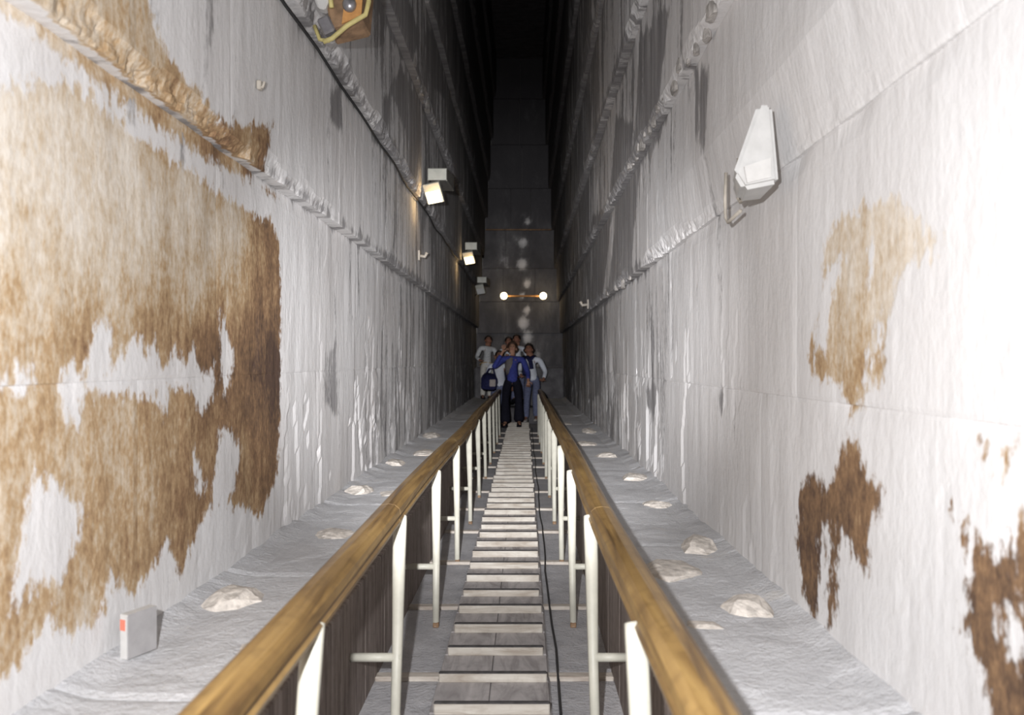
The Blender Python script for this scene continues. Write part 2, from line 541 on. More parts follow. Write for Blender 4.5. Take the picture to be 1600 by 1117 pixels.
def relief(side, s, n, n0, n1, corbel):
    """depth of the worn surface behind the true wall plane, in metres"""
    sd = 31 + side * 7
    r = 0.010 * (fbm(s * 1.4, n * 0.9, sd, 3) - 0.5)
    r = r + 0.007 * (fbm(s * 9, n * 2.2, sd + 3, 3) - 0.5)
    # spalled flakes with stepped edges, long in the vertical, mostly low on the wall
    low = np.clip((1.75 - n) / 0.9, 0, 1)
    far = np.clip((s - 2.5) / 2.5, 0.15, 1)
    f = fbm(s * 2.6 + 3 * side, n * 0.75, sd + 9, 4)
    lay = np.floor(np.clip((f - 0.47) * 14, 0, 3.99))
    r = r + lay * 0.0042 * (0.25 + 1.2 * low) * np.maximum(far, 0.5 * low * np.clip(s - 2.6, 0, 1))
    g = fbm(s * 5.5, n * 1.4, sd + 13, 3)
    r = r + np.where(g > 0.68, 0.009, 0.0) * (0.25 + low) * far
    if corbel:
        # chipped lower lip of the overhanging course: stepped, angular breaks
        c1 = fbm(s * 2.6, s * 0 + n0 * 3, sd + 21, 3)
        c2 = np.floor(fbm(s * 13 + n * 5, n * 11, sd + 22, 3) * 7) / 7
        c3 = vnoise(s * 34, n * 30, sd + 24)
        calm = np.clip((s - 3.2) / 2.0, 0.12, 1) if (side > 0 and n0 < 2.5) else 1.0
        reach = 0.03 + 0.14 * np.clip(c1 - 0.28, 0, 1)
        fall = np.clip(1 - (n - n0) / reach, 0, 1) ** 0.6
        broken = np.clip((fbm(s * 1.1 + n0 * 7, s * 0, sd + 28, 3) - 0.36) * 4, 0.10, 1)
        if side < 0 and n0 < 2.5:      # worst between the camera and the first lamp, nearly whole beyond
            broken = np.where(s < 3.25, np.maximum(broken, np.clip((s - 1.75) * 3, 0, 1)), broken * 0.4)
        r = r + calm * broken * fall * (0.012 + 0.060 * np.clip(c2 - 0.2, 0, 1) + 0.012 * c3)
        if side > 0 and n0 < 2.5:      # down here the lip has been worn to a slope
            r = r + 0.062 * np.clip((5.5 - s) / 2.0, 0, 1) * np.clip(1 - (n - n0) / 0.30, 0, 1)
    else:
        c1 = vnoise(s * 4.5, s * 0 + n1, sd + 25)
        r = r + np.clip(1 - (n1 - n) / 0.07, 0, 1) * 0.02 * np.clip(c1 - 0.45, 0, 1)
    # arrises eased at the joints
    ed = np.minimum(n - n0, n1 - n)
    r = r + 0.002 * np.clip(1 - ed / 0.012, 0, 1)
    return np.maximum(r, -0.008)

def wall_block(side, s0, s1, n0, n1, ins, parent):
    mid = 0.5 * (s0 + s1)
    near = mid < 7.5
    ds = 0.032 if near and n0 < 3.2 else (0.06 if n0 < 4 else 0.12)
    dn = 0.035 if near and n0 < 3.2 else (0.06 if n0 < 4 else 0.15)
    a = max(3, int((s1 - s0) / ds) + 1); b = max(3, int((n1 - n0) / dn) + 1)
    ss = np.linspace(s0, s1, a); nn = np.linspace(n0, n1, b)
    # finer rows at the two edges
    lip = ins > 0 and n0 < 4.2 and mid < 10
    if lip:
        a = max(3, int((s1 - s0) / 0.017) + 1); ss = np.linspace(s0, s1, a)
        nn = np.concatenate([nn[nn > n0 + 0.15], n0 + np.array([0, .012, .024, .036, .05, .064, .08, .1, .12, .145])])
    nn = np.unique(np.concatenate([nn, [n0, n0 + 0.012, n0 + 0.03, n1 - 0.012]])); b = len(nn)
    Sg, Ng = np.meshgrid(ss, nn, indexing='ij')
    s = Sg.ravel(); n = Ng.ravel()
    corbel = ins > 0
    r = relief(side, s, n, n0, n1, corbel)
    eds = np.minimum(s - s0, s1 - s)
    r = r + 0.0015 * np.clip(1 - eds / 0.02, 0, 1)
    x = side * (HALF - ins + r)
    st, tone, greying, soot_falloff = paint(side, s, n)
    V = np.stack([x, s, n], 1)
    back = side * (HALF - ins + 0.22)
    idx = np.arange(a * b).reshape(a, b)
    loop = list(idx[:, 0]) + list(idx[-1, 1:]) + list(idx[-2::-1, -1]) + list(idx[0, -2:0:-1])
    q = np.stack([idx[:-1, :-1].ravel(), idx[1:, :-1].ravel(), idx[1:, 1:].ravel(), idx[:-1, 1:].ravel()], 1)
    if side > 0: q = q[:, ::-1]
    faces = q.tolist()
    base = len(V)
    Vb = V[loop].copy(); Vb[:, 0] = back
    L = len(loop)
    for i in range(L):
        j = (i + 1) % L
        f = [loop[j], loop[i], base + i, base + j]
        faces.append(f if side < 0 else f[::-1])
    V = np.concatenate([V, Vb])
    at = {'stain': np.concatenate([st, st[loop] * 0 - 0.6]), 'tone': np.concatenate([tone, tone[loop]]), 'greying': np.concatenate([greying, greying[loop] + 0.1]), 'soot_falloff': np.concatenate([soot_falloff, soot_falloff[loop]])}
    return mesh_np('stone_block', V, faces, M['wall'], parent, attrs=at, smooth=False)

def build_wall(side, name):
    rnd = random.Random(40 + side)
    core = box_bm((side * (HALF + 0.42), (S0 + S1) / 2, CEIL / 2), (0.40, S1 - S0, CEIL + 0.3))
    for n0, n1, ins in courses(side):
        if ins:
            box_bm((side * (HALF + 0.24 - ins / 2), (S0 + S1) / 2, (n0 + n1) / 2), (0.1 + ins, S1 - S0, n1 - n0 - 0.02), bm=core)
    w = bm_obj(name, core, M['core'])
    tag(w, kind='structure')
    for n0, n1, ins in courses(side):
        s = S0
        first = True
        while s < S1 - 0.01:
            L = rnd.uniform(1.35, 2.7) if n0 < 4 else rnd.uniform(2.2, 3.6)
            if first: L *= rnd.uniform(0.5, 1.0); first = False
            e = s + L
            if S1 - e < 0.8: e = S1
            wall_block(side, s + 0.001, e - 0.001, n0 + 0.0002, n1 - 0.0002, ins, w)
            s = e
    return w

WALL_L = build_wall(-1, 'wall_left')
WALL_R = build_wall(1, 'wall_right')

# ------------------------------------------------------------------ end wall
def end_half(n):
    k = sum(1 for q in RIGHT_N if q < n)
    return HALF - STEP * k
def build_end():
    bm = box_bm((0, S1 + 0.35, CEIL / 2), (2.6, 0.3, CEIL + 0.3))
    w = bm_obj('wall_end', bm, M['core'])
    tag(w, kind='structure')
    rnd = random.Random(3)
    lev = [-0.05, 1.24, 2.05, 2.82, 3.62, 4.55, 5.55, 6.60, 7.70, CEIL]
    for i in range(len(lev) - 1):
        n0, n1 = lev[i], lev[i + 1]
        ins = 0.03 * max(0, i - 1)
        h = end_half((n0 + n1) / 2) + 0.06
        k = 3 if i < 6 else 2
        cuts = [-h] + sorted(-h + 2 * h * (j + rnd.uniform(-.12, .12)) / k for j in range(1, k)) + [h]
        for x0, x1 in zip(cuts[:-1], cuts[1:]):
            a = max(3, int((x1 - x0) / 0.06)); b = max(3, int((n1 - n0) / 0.08))
            X, N = np.meshgrid(np.linspace(x0 + .003, x1 - .003, a), np.linspace(n0 + .003, n1 - .003, b), indexing='ij')
            x = X.ravel(); n = N.ravel()
            r = 0.05 * (fbm(x * 2, n * 1.3, 77, 4) - 0.5)
            y = S1 - ins + r
            V = np.stack([x, y, n], 1)
            idx = np.arange(a * b).reshape(a, b)
            q = np.stack([idx[:-1, :-1].ravel(), idx[1:, :-1].ravel(), idx[1:, 1:].ravel(), idx[:-1, 1:].ravel()], 1).tolist()
            loop = list(idx[:, 0]) + list(idx[-1, 1:]) + list(idx[-2::-1, -1]) + list(idx[0, -2:0:-1])
            base = len(V); Vb = V[loop].copy(); Vb[:, 1] = S1 + 0.22
            for t in range(len(loop)):
                u = (t + 1) % len(loop)
                q.append([loop[u], loop[t], base + t, base + u])
            # pale patches down the middle
            pale = np.zeros(len(x))
            for cy, rr in ((4.75, .12), (4.25, .13), (3.72, .17), (3.25, .14), (2.97, .1), (2.62, .12), (2.3, .18), (1.95, .16), (4.95, .07)):
                pale = np.maximum(pale, np.clip(1 - np.hypot((x - 0.13 + 0.06 * math.sin(cy * 9)) / rr, (n - cy) / (rr * 1.1)), 0, 1))
            greying = 0.78 - 0.9 * pale
            at = {'stain': np.full(len(x), -.6), 'tone': np.full(len(x), .5), 'greying': greying, 'soot_falloff': np.clip(0.76 + 0.45 * np.clip((n - 4.6) / 1.2, 0, 1) - 0.7 * pale, 0, 1.2)}  # end wall darkened, most high up, to paint the light falling off
            at = {k2: np.concatenate([v, v[loop]]) for k2, v in at.items()}
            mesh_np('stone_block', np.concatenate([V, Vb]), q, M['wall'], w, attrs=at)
build_end()

# ------------------------------------------------------------------ ceiling of overlapping slabs
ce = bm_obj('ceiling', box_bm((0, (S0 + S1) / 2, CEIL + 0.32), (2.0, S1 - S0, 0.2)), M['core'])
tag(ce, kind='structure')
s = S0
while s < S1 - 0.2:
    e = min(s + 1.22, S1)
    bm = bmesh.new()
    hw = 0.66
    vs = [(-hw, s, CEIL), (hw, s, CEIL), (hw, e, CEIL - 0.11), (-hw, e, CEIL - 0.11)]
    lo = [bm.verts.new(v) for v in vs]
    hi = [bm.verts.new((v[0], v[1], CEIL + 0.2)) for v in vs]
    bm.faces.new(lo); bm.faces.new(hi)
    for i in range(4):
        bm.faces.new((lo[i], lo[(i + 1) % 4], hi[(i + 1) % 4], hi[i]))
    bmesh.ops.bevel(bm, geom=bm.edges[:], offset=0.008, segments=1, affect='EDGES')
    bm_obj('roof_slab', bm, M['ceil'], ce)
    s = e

# ------------------------------------------------------------------ floor
fl = bm_obj('floor', box_bm((0, (S0 + S1) / 2, -0.24), (2.6, S1 - S0, 0.2)), M['core'])
tag(fl, kind='structure')
def grid_slab(name, x0, x1, s0, s1, top, bottom, mat, parent, res=0.06, amp=0.008, seed=1, edge=None):
    a = max(3, int((x1 - x0) / res) + 1); b = max(3, int((s1 - s0) / res) + 1)
    X, Y = np.meshgrid(np.linspace(x0, x1, a), np.linspace(s0, s1, b), indexing='ij')
    x = X.ravel(); y = Y.ravel()
    z = top + amp * 2 * (fbm(x * 4, y * 3, seed, 4) - 0.5)
    ed = np.minimum(y - s0, s1 - y)
    z = z - 0.006 * np.clip(1 - ed / 0.03, 0, 1)
    if edge: z, x = edge(x, y, z)
    V = np.stack([x, y, z], 1)
    idx = np.arange(a * b).reshape(a, b)
    q = np.stack([idx[:-1, :-1].ravel(), idx[1:, :-1].ravel(), idx[1:, 1:].ravel(), idx[:-1, 1:].ravel()], 1).tolist()
    loop = list(idx[:, 0]) + list(idx[-1, 1:]) + list(idx[-2::-1, -1]) + list(idx[0, -2:0:-1])
    base = len(V); Vb = V[loop].copy(); Vb[:, 2] = bottom
    for t in range(len(loop)):
        u = (t + 1) % len(loop)
        q.append([loop[u], loop[t], base + t, base + u])
    return mesh_np(name, np.concatenate([V, Vb]), q, mat, parent, smooth=False)

BAT0 = 4.42 - 6 * 0.98
k = 0
while True:
    s0 = BAT0 + 0.98 * k; s1 = s0 + 0.98
    if s0 > S1 - 0.1: break
    if s1 > S0:
        a_, b_ = max(s0, S0), min(s1, S1)
        grid_slab('floor_slab', -0.53, 0.53, a_ + 0.002, b_ - 0.002, 0.0, -0.12, M['floor'], fl, 0.07 if s0 < 9 else 0.2, 0.004, 5)
        if 1.0 < s0 < 15.5:
            bm = box_bm((0, s0, 0.004), (1.02, 0.055, 0.022), 0.004)
            bm_obj('batten', bm, M['batten'], fl)
    k += 1

# ------------------------------------------------------------------ side benches
def build_bench(side, name):
    core = box_bm((side * 0.84, (S0 + S1) / 2, BENCH / 2 - 0.12), (0.54, S1 - S0, BENCH - 0.1))
    t = bm_obj(name, core, M['core'])
    tag(t, kind='structure')
    rnd = random.Random(8 + side)
    s = S0
    while s < S1 - 0.01:
        e = s + rnd.uniform(1.1, 1.9)
        if S1 - e < 0.6: e = S1
        xi, xo = 0.545, HALF + 0.1
        def edge(x, y, z, side=side):
            u = np.abs(x)
            c = vnoise(y * 3.1, y * 0, 61 + side)
            c2 = fbm(y * 11, u * 9, 66 + side, 3)
            d = np.clip(1 - (u - xi) / (0.02 + 0.10 * np.clip(c - 0.45, 0, 1)), 0, 1)
            z = z - d * (0.012 + 0.12 * np.clip(c - 0.5, 0, 1) * c2 * 2)
            # dust banked against the wall
            z = z + 0.035 * np.clip((u - 0.95) / 0.12, 0, 1) * (0.4 + fbm(y * 6, u * 6, 71, 3))
            z = z + 0.012 * (np.floor(fbm(y * 2.2, u * 2.5, 81 + side, 3) * 5) / 5 - 0.5)
            return z, x
        x0, x1 = (xi, xo) if side > 0 else (-xo, -xi)
        mid = (s + e) / 2
        grid_slab('bench_stone', x0, x1, s + 0.002, e - 0.002, BENCH, 0.02, M['bench'], t, 0.03 if mid < 6.5 else 0.09, 0.008, 12 + side, edge)
        s = e
    # upright side boards facing the aisle
    s = 0.2
    while s < 16.5:
        e = s + 0.43
        bm = box_bm((side * 0.527, (s + e) / 2, 0.245), (0.034, e - s - 0.006, 0.50), 0.004)
        bm_obj('side_board', bm, M['panel'], t)
        s = e
    return t
BEN_L = build_bench(-1, 'trim_1')
BEN_R = build_bench(1, 'trim_2')

def rough_stone(parent, x, s, n, dx, ds, dn, seed, mat=None, name='broken_stone'):
    """a ragged, flat-faced lump of broken limestone let into the bench or left on a ledge"""
    rnd = random.Random(seed)
    bm = bmesh.new()
    pts = []
    k = rnd.randint(7, 9)
    for i in range(k):
        a = 2 * math.pi * (i + rnd.uniform(-.3, .3)) / k
        q = 1 / max(abs(math.cos(a)), abs(math.sin(a))) ** 0.6 * rnd.uniform(.72, 1.05)
        pts.append((math.cos(a) * q, math.sin(a) * q))
    for z, sc, jz in ((-0.6, 1.0, 0), (0.0, 1.02, .1), (0.55, 0.82, .22), (0.9, 0.45, .25)):
        for (a, b) in pts:
            bm.verts.new((x + a * sc * dx * rnd.uniform(.88, 1.1), s + b * sc * ds * rnd.uniform(.88, 1.1), n + (z + rnd.uniform(-jz, jz)) * dn))
    bmesh.ops.convex_hull(bm, input=bm.verts[:])
    loose = [v for v in bm.verts if not v.link_faces]
    bmesh.ops.delete(bm, geom=loose, context='VERTS')
    bmesh.ops.subdivide_edges(bm, edges=bm.edges[:], cuts=1, use_grid_fill=True)
    for v in bm.verts:
        v.co += Vector((rnd.uniform(-1, 1) * dx, rnd.uniform(-1, 1) * ds, rnd.uniform(-1, 1) * dn)) * 0.055
    return bm_obj(name, bm, mat or M['patch'], parent)

for i, (x, s_, dx, ds, dn) in enumerate([(-.90, 2.80, .10, .11, .10), (-.80, 3.9, .08, .12, .035), (-.93, 5.15, .10, .12, .10), (-.68, 5.1, .10, .10, .03), (-.95, 6.6, .08, .14, .07),
                                         (-.8, 7.4, .1, .2, .05), (-.93, 9.0, .1, .2, .08), (-.66, 2.35, .05, .05, .012), (-.62, 2.62, .05, .04, .012)]):
    rough_stone(BEN_L, x, s_, BENCH, dx * 1.15, ds, dn * .45, 100 + i)
for i, (x, s_, dx, ds, dn) in enumerate([(.88, 2.70, .085, .10, .08), (.72, 3.22, .13, .17, .05), (.91, 3.62, .08, .14, .09), (.90, 4.67, .09, .10, .06), (.92, 5.75, .09, .12, .07),
                                         (.86, 7.1, .09, .14, .06), (.75, 8.2, .10, .16, .04), (.90, 9.6, .09, .2, .07), (.70, 2.55, .05, .04, .014), (.66, 10.8, .12, .15, .03)]):
    rough_stone(BEN_R, x, s_, BENCH, dx * 1.15, ds, dn * .5, 200 + i)

# great step below the end wall
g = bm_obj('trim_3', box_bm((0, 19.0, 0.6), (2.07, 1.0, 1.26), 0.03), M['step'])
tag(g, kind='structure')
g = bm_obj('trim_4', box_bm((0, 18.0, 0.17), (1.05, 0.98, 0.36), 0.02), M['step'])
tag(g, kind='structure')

# chips of stone along the broken corbel lips
def ledge_chips(parent, side, level, spots, seed):
    rnd = random.Random(seed)
    ns = LEFT_N if side < 0 else RIGHT_N
    n0 = ns[level]; ins = STEP * (level + 1)
    for (s_, size) in spots:
        rough_stone(parent, side * (HALF - ins + 0.02 + rnd.uniform(-.01, .01)), s_, n0 + rnd.uniform(-.02, .05), size * .30, size * rnd.uniform(.5, 1.0), size * .7, rnd.randint(0, 9999), M['chip'], 'stone_chip')
ledge_chips(WALL_R, 1, 1, [(3.2 + 0.17 * i, .035 + .03 * ((i * 7) % 4) / 3) for i in range(18)], 5)
ledge_chips(WALL_R, 1, 0, [(6.2, .06), (6.5, .04), (7.0, .07), (7.6, .06), (8.3, .06), (9.0, .05)], 6)
ledge_chips(WALL_L, -1, 2, [(7.0, .10), (7.3, .05), (7.6, .08), (8.1, .11), (8.7, .08)], 8)

# ------------------------------------------------------------------ ladder walkway
lad = empty('ladder_walkway')
tag(lad, 'long wooden cleated walkway running up the middle between the two handrails', 'walkway')
bm = box_bm((0.0, 9.0, 0.004), (0.470, 17.0, 0.020))
bm_obj('base_board', bm, M['plank'], lad)
cl_me = None
sp = 0.303
for i in range(55):
    sc = 3.02 - 6 * sp + sp * i
    if sc > 17.0: break
    # two planks side by side between cleats
    a0, a1 = sc + 0.022, sc + sp - 0.022
    for x0, x1 in ((-0.232, -0.012), (-0.008, 0.228)):
        bm = box_bm(((x0 + x1) / 2, (a0 + a1) / 2, 0.022), (x1 - x0, a1 - a0 + 0.03, 0.02), 0.002)
        bm_obj('plank', bm, M['plank'], lad)
    h = 0.046 + random.uniform(-.004, .004)
    wid = 0.44 + random.uniform(-.012, .012)
    bm = box_bm((random.uniform(-.006, .006), sc, 0.03 + h / 2), (wid, 0.026, h), 0.004)
    for f in bm.faces:
        f.material_index = 1 if f.calc_center_median().z > 0.03 + h - 0.003 else 0
    bm_obj('cleat', bm, [M['cleat'], M['cleat_top']], lad)

# ------------------------------------------------------------------ handrails
def rail_profile(x, n, inner):
    w, h = 0.047, 0.044
    p = [(-0.6, -1), (0.45, -1), (0.9, -0.8), (1.0, -0.45), (0.80, -0.16), (1.0, 0.12), (0.92, 0.62), (0.55, 0.95), (0, 1.05), (-0.55, 0.95), (-0.92, 0.6), (-1, 0), (-0.95, -0.7)]
    return [(x + inner * a * w, n + b * h) for a, b in p]

def handrail(side, label):
    x_post = -0.325 if side < 0 else 0.378
    x_rail = -0.392 if side < 0 else 0.432
    inner = -side
    t = empty('handrail')
    tag(t, label, 'handrail', 'wooden handrails beside the walkway')
    # rail in lengths butted end to end
    cuts = [0.35, 3.05, 5.65, 8.25, 10.85, 13.45, 16.05]
    for c0, c1 in zip(cuts[:-1], cuts[1:]):
        wob = lambda s: (0.006 * math.sin(s * 1.3 + side), 0.006 * math.sin(s * 0.9 + 2 * side))
        bm = extrude_profile(rail_profile(x_rail, 0.768, inner), c0 + 0.002, c1 - 0.002, 14, wob)
        bm_obj('rail', bm, M['rail'], t, smooth=False)
    k = 0
    while True:
        s = 0.2 + 1.3 * k
        if s > 15.6: break
        lean = lambda n: s + n * TAN          # the posts are plumb, not square to the slope
        top = 0.725
        # the aisle-side edge is straight, the outer edge is cut away under the rail
        ns_ = (0.0, 0.30, 0.58, 0.66, 0.70, 0.725, 0.750)
        rr_ = (0.0165, 0.0195, 0.0255, 0.0265, 0.0255, 0.0235, 0.020)
        e_in = lambda n: (-0.310 - 0.026 * n / 0.73) if side < 0 else 0.362
        pts = [(e_in(n) + side * q, lean(n), n) for n, q in zip(ns_, rr_)]
        rad = [(q, 0.017) for q in rr_]
        p = bm_obj('post', tube(pts, rad, 10), M['cream'], t, smooth=True)
        nb = 0.275
        xb = side * 0.512
        bm_obj('crossbar', tube([(x_post, lean(nb), nb), (xb, lean(nb), nb)], 0.0165, 8), M['cream'], p, smooth=True)
        bm_obj('foot', box_bm((x_post, lean(0.0) + 0.003, 0.012), (0.03, 0.034, 0.024), 0.003), M['rust'], p)
        k += 1
    return t
handrail(-1, 'brown wooden handrail on cream posts along the left side of the walkway')
handrail(1, 'brown wooden handrail on cream posts along the right side of the walkway')

# cable lying on the floor along the walkway
pts = [(0.268 + 0.006 * math.sin(i * 0.9) + 0.003 * math.sin(i * 2.3), 0.6 + i * 0.35, 0.014) for i in range(46)]
tag(bm_obj('floor_cable', tube(pts, 0.0055, 6), M['cable'], smooth=True), 'thin black cable lying on the floor along the right edge of the walkway', 'cable')

# cable clipped to the left wall
pts = []
for i in range(60):
    s = 1.2 + i * 0.27
    n = 3.005 - 0.02 * abs(math.sin(s * 1.1)) + 0.01 * math.sin(s * 3.1)
    pts.append((-0.955 + 0.006 * math.sin(s * 5), s, n))
tag(bm_obj('wall_cable', tube(pts, 0.009, 6), M['cable'], smooth=True), 'dark cable strung along the left wall from floodlight to floodlight', 'cable')

# ------------------------------------------------------------------ floodlights
def prism(pts0, pts1, bm=None):
    """solid between two equal polygons"""
    if bm is None: bm = bmesh.new()
    a = [bm.verts.new(p) for p in pts0]; b = [bm.verts.new(p) for p in pts1]
    bm.faces.new(a); bm.faces.new(list(reversed(b)))
    k = len(a)
    for i in range(k):
        bm.faces.new((a[i], a[(i + 1) % k], b[(i + 1) % k], b[i]))
    return bm

def point_lamp(name, loc, energy, col, rad=0.04, parent=None):
    l = bpy.data.lights.new(name, 'POINT')
    l.energy = energy; l.color = col; l.shadow_soft_size = rad
    o = bpy.data.objects.new(name, l); link(o)
    o.matrix_world = SLOPE @ Matrix.Translation(loc)
    return o

def floodlight(x, s, n, label, lit):
    """gear box bolted to the left wall with a tilted lamp head slung below it"""
    t = empty('floodlight', SLOPE @ Matrix.Translation((x, s, n)))
    tag(t, label, 'floodlight', 'floodlights on the left wall')
    # gear box: tapered towards the wall, pale face turned down the gallery
    bm = prism([(0.0, -0.11, 0.04), (0.20, -0.11, 0.04), (0.20, -0.11, 0.17), (0.0, -0.11, 0.17)],
               [(0.0, 0.13, 0.0), (0.25, 0.13, -0.02), (0.25, 0.13, 0.15), (0.0, 0.13, 0.17)])
    bmesh.ops.bevel(bm, geom=bm.edges[:], offset=0.008, segments=1, affect='EDGES')
    bm.normal_update()
    bmesh.ops.recalc_face_normals(bm, faces=bm.faces)
    for f in bm.faces:
        f.material_index = 1 if f.normal.x > 0.6 or f.normal.z < -0.6 else 0  # aisle side and underside coloured dark, painting the shade of grazing light
    bm_obj('gear_box', bm, [M['grey_paint'], M['dark_metal']], t)
    # lamp head
    rot = Euler((R(28), R(-8), R(-14))).to_matrix()
    def P(p): return tuple(rot @ Vector(p) + Vector((0.075, -0.14, -0.075)))
    bm = prism([P(p) for p in ((-.09, -.06, -.11), (.09, -.06, -.11), (.09, -.06, .10), (-.09, -.06, .10))],
               [P(p) for p in ((-.055, .09, -.06), (.055, .09, -.06), (.055, .09, .08), (-.055, .09, .08))])
    bmesh.ops.bevel(bm, geom=bm.edges[:], offset=0.006, segments=1, affect='EDGES')
    h = bm_obj('lamp_head', bm, M['grey_paint'], t)
    bm = prism([P(p) for p in ((-.075, -.067, -.10), (.075, -.067, -.10), (.075, -.067, .02), (-.075, -.067, .02))],
               [P(p) for p in ((-.075, -.055, -.10), (.075, -.055, -.10), (.075, -.055, .02), (-.075, -.055, .02))])
    bm_obj('lamp_glass', bm, M['glow'] if lit else M['white_paint'], h)
    for xx in (-.06, .06):
        bm_obj('bracket', tube([P((xx, .05, .0)), (0.075 + xx, 0.0, 0.04)], 0.009, 6), M['dark_metal'], t)
    bm_obj('cable_tail', tube([(0.03, -0.1, 0.05), (0.01, -0.12, -0.06), (0.0, -0.10, -0.17), (-0.04, -0.05, -0.22)], 0.008, 6), M['cable'], t, smooth=True)
    if lit:
        point_lamp('floodlight_glow', (x + 0.09, s - 0.24, n - 0.16), lit, (1.0, 0.62, 0.25), 0.03)
    return t
floodlight(-0.860, 8.25, 3.16, 'larger lit floodlight on left wall with pale gear box and warm glowing face', 2.2)
floodlight(-0.855, 13.3, 3.16, 'lit floodlight farther up the left wall with a small round white glare', 1.6)
floodlight(-0.875, 17.0, 2.98, 'small dim unlit floodlight at the far end of the left wall', 0)

# nearest fitting on the left wall: rusted back plate, domed nut, yellowed edges
t = empty('rusted_floodlight', SLOPE @ Matrix.Translation((-0.79, 3.8, 2.88)))
tag(t, 'rusted brown floodlight housing with domed nut at the top of the left wall', 'floodlight')
bm = prism([(0.02, -0.10, 0.02), (0.16, -0.10, 0.07), (0.19, -0.10, 0.42), (-0.04, -0.10, 0.42)],
           [(0.0, 0.10, 0.02), (0.17, 0.10, 0.06), (0.20, 0.10, 0.42), (-0.01, 0.10, 0.42)])
bmesh.ops.bevel(bm, geom=bm.edges[:], offset=0.01, segments=1, affect='EDGES')
h = bm_obj('housing', bm, M['rust'], t)
bm = prism([(0.075, -0.108, 0.04), (0.165, -0.108, 0.075), (0.17, -0.108, 0.15), (0.115, -0.108, 0.19), (0.085, -0.108, 0.12)],
           [(0.075, -0.098, 0.04), (0.165, -0.098, 0.075), (0.17, -0.098, 0.15), (0.115, -0.098, 0.19), (0.085, -0.098, 0.12)])
bm_obj('rust_plate', bm, M['rust_orange'], h)
bm = bmesh.new()
bmesh.ops.create_uvsphere(bm, u_segments=14, v_segments=9, radius=0.033)
bmesh.ops.scale(bm, vec=(1, 0.8, 1.1), verts=bm.verts)
bmesh.ops.translate(bm, vec=(0.112, -0.115, 0.125), verts=bm.verts)
bm_obj('domed_nut', bm, M['steel'], h, smooth=True)
bm = tube([(0.185, -0.11, 0.44), (0.20, -0.11, 0.14), (0.185, -0.11, 0.08), (0.10, -0.11, 0.03), (0.03, -0.11, -0.03), (-0.01, -0.11, -0.045)], 0.012, 6)
tube([(-0.01, -0.115, 0.42), (0.02, -0.115, 0.20), (0.03, -0.115, 0.11)], 0.011, 6, bm=bm)
tube([(-0.05, -0.11, 0.03), (-0.025, -0.11, -0.035), (0.02, -0.11, -0.04)], 0.010, 6, bm=bm)
bm_obj('yellow_edge', bm, M['yellow'], t, smooth=True)
bm = prism([(-0.10, -0.12, 0.43), (-0.005, -0.12, 0.43), (0.025, -0.12, 0.16), (0.0, -0.12, 0.10), (-0.035, -0.12, 0.11), (-0.085, -0.12, 0.25)],
           [(-0.10, -0.06, 0.43), (-0.005, -0.06, 0.43), (0.025, -0.06, 0.16), (0.0, -0.06, 0.10), (-0.035, -0.06, 0.11), (-0.085, -0.06, 0.25)])
bmesh.ops.bevel(bm, geom=bm.edges[:], offset=0.008, segments=1, affect='EDGES')
bm_obj('pale_plate', bm, M['carton'], t)
bm_obj('clamp', box_bm((0.005, -0.10, 0.03), (0.06, 0.05, 0.08), 0.008, Euler((0, R(-25), 0)).to_matrix()), M['steel'], t)

# white fitting on the right wall
t = empty('white_floodlight', SLOPE @ Matrix.Translation((0.975, 2.72, 1.985)))
tag(t, 'white tapered floodlight housing with bent brackets on the right wall', 'floodlight')
bm = prism([(-0.02, -0.06, 0.235), (-0.07, -0.06, 0.235), (-0.155, -0.07, 0.0), (-0.12, -0.07, -0.055), (0.0, -0.07, -0.03)],
           [(-0.02, 0.10, 0.20), (-0.05, 0.10, 0.20), (-0.11, 0.12, 0.0), (-0.09, 0.12, -0.06), (0.0, 0.12, -0.05)])
bmesh.ops.bevel(bm, geom=bm.edges[:], offset=0.014, segments=2, affect='EDGES')
h = bm_obj('housing', bm, M['white_paint'], t)
bm_obj('lamp_glass', prism([(-0.03, -0.075, 0.05), (-0.12, -0.078, 0.02), (-0.11, -0.078, -0.035), (-0.03, -0.076, -0.015)],
                           [(-0.03, -0.06, 0.05), (-0.12, -0.06, 0.02), (-0.11, -0.06, -0.035), (-0.03, -0.06, -0.015)]), M['carton'], h)
bm_obj('bracket', tube([(-0.030, 0.33, 0.15), (-0.034, 0.33, 0.06), (-0.034, 0.325, 0.0), (-0.034, 0.29, -0.025), (-0.030, 0.12, -0.01)], 0.007, 8), M['tan'], t, smooth=True)
bm_obj('bracket', tube([(-0.030, 0.52, 0.14), (-0.034, 0.52, 0.03), (-0.034, 0.51, -0.045), (-0.034, 0.47, -0.07), (-0.030, 0.30, -0.055)], 0.007, 8), M['tan'], t, smooth=True)

# light bar across the end
t = empty('light_bar', SLOPE @ Matrix.Translation((0.10, 19.15, 2.93)))
tag(t, 'horizontal bar with a glaring lamp at each end high above the people', 'lamp')
bm_obj('bar', tube([(-0.50, 0, 0), (0.50, 0, 0)], 0.022, 8), M['rust_orange'], t, smooth=True)
for xx in (-0.47, 0.47):
    bm = bmesh.new()
    bmesh.ops.create_uvsphere(bm, u_segments=14, v_segments=9, radius=0.085)
    bmesh.ops.translate(bm, vec=(xx, -0.05, 0), verts=bm.verts)
    bm_obj('bulb', bm, M['glow_white'], t, smooth=True)
    point_lamp('bulb_glow', (0.10 + xx * 0.93, 18.95, 2.93), 0.9, (1.0, 0.62, 0.28), 0.06)
for xx in (-0.2, 0.2):
    bm_obj('bracket', tube([(xx, 0, 0), (xx, 0.33, 0.02)], 0.014, 6), M['dark_metal'], t)

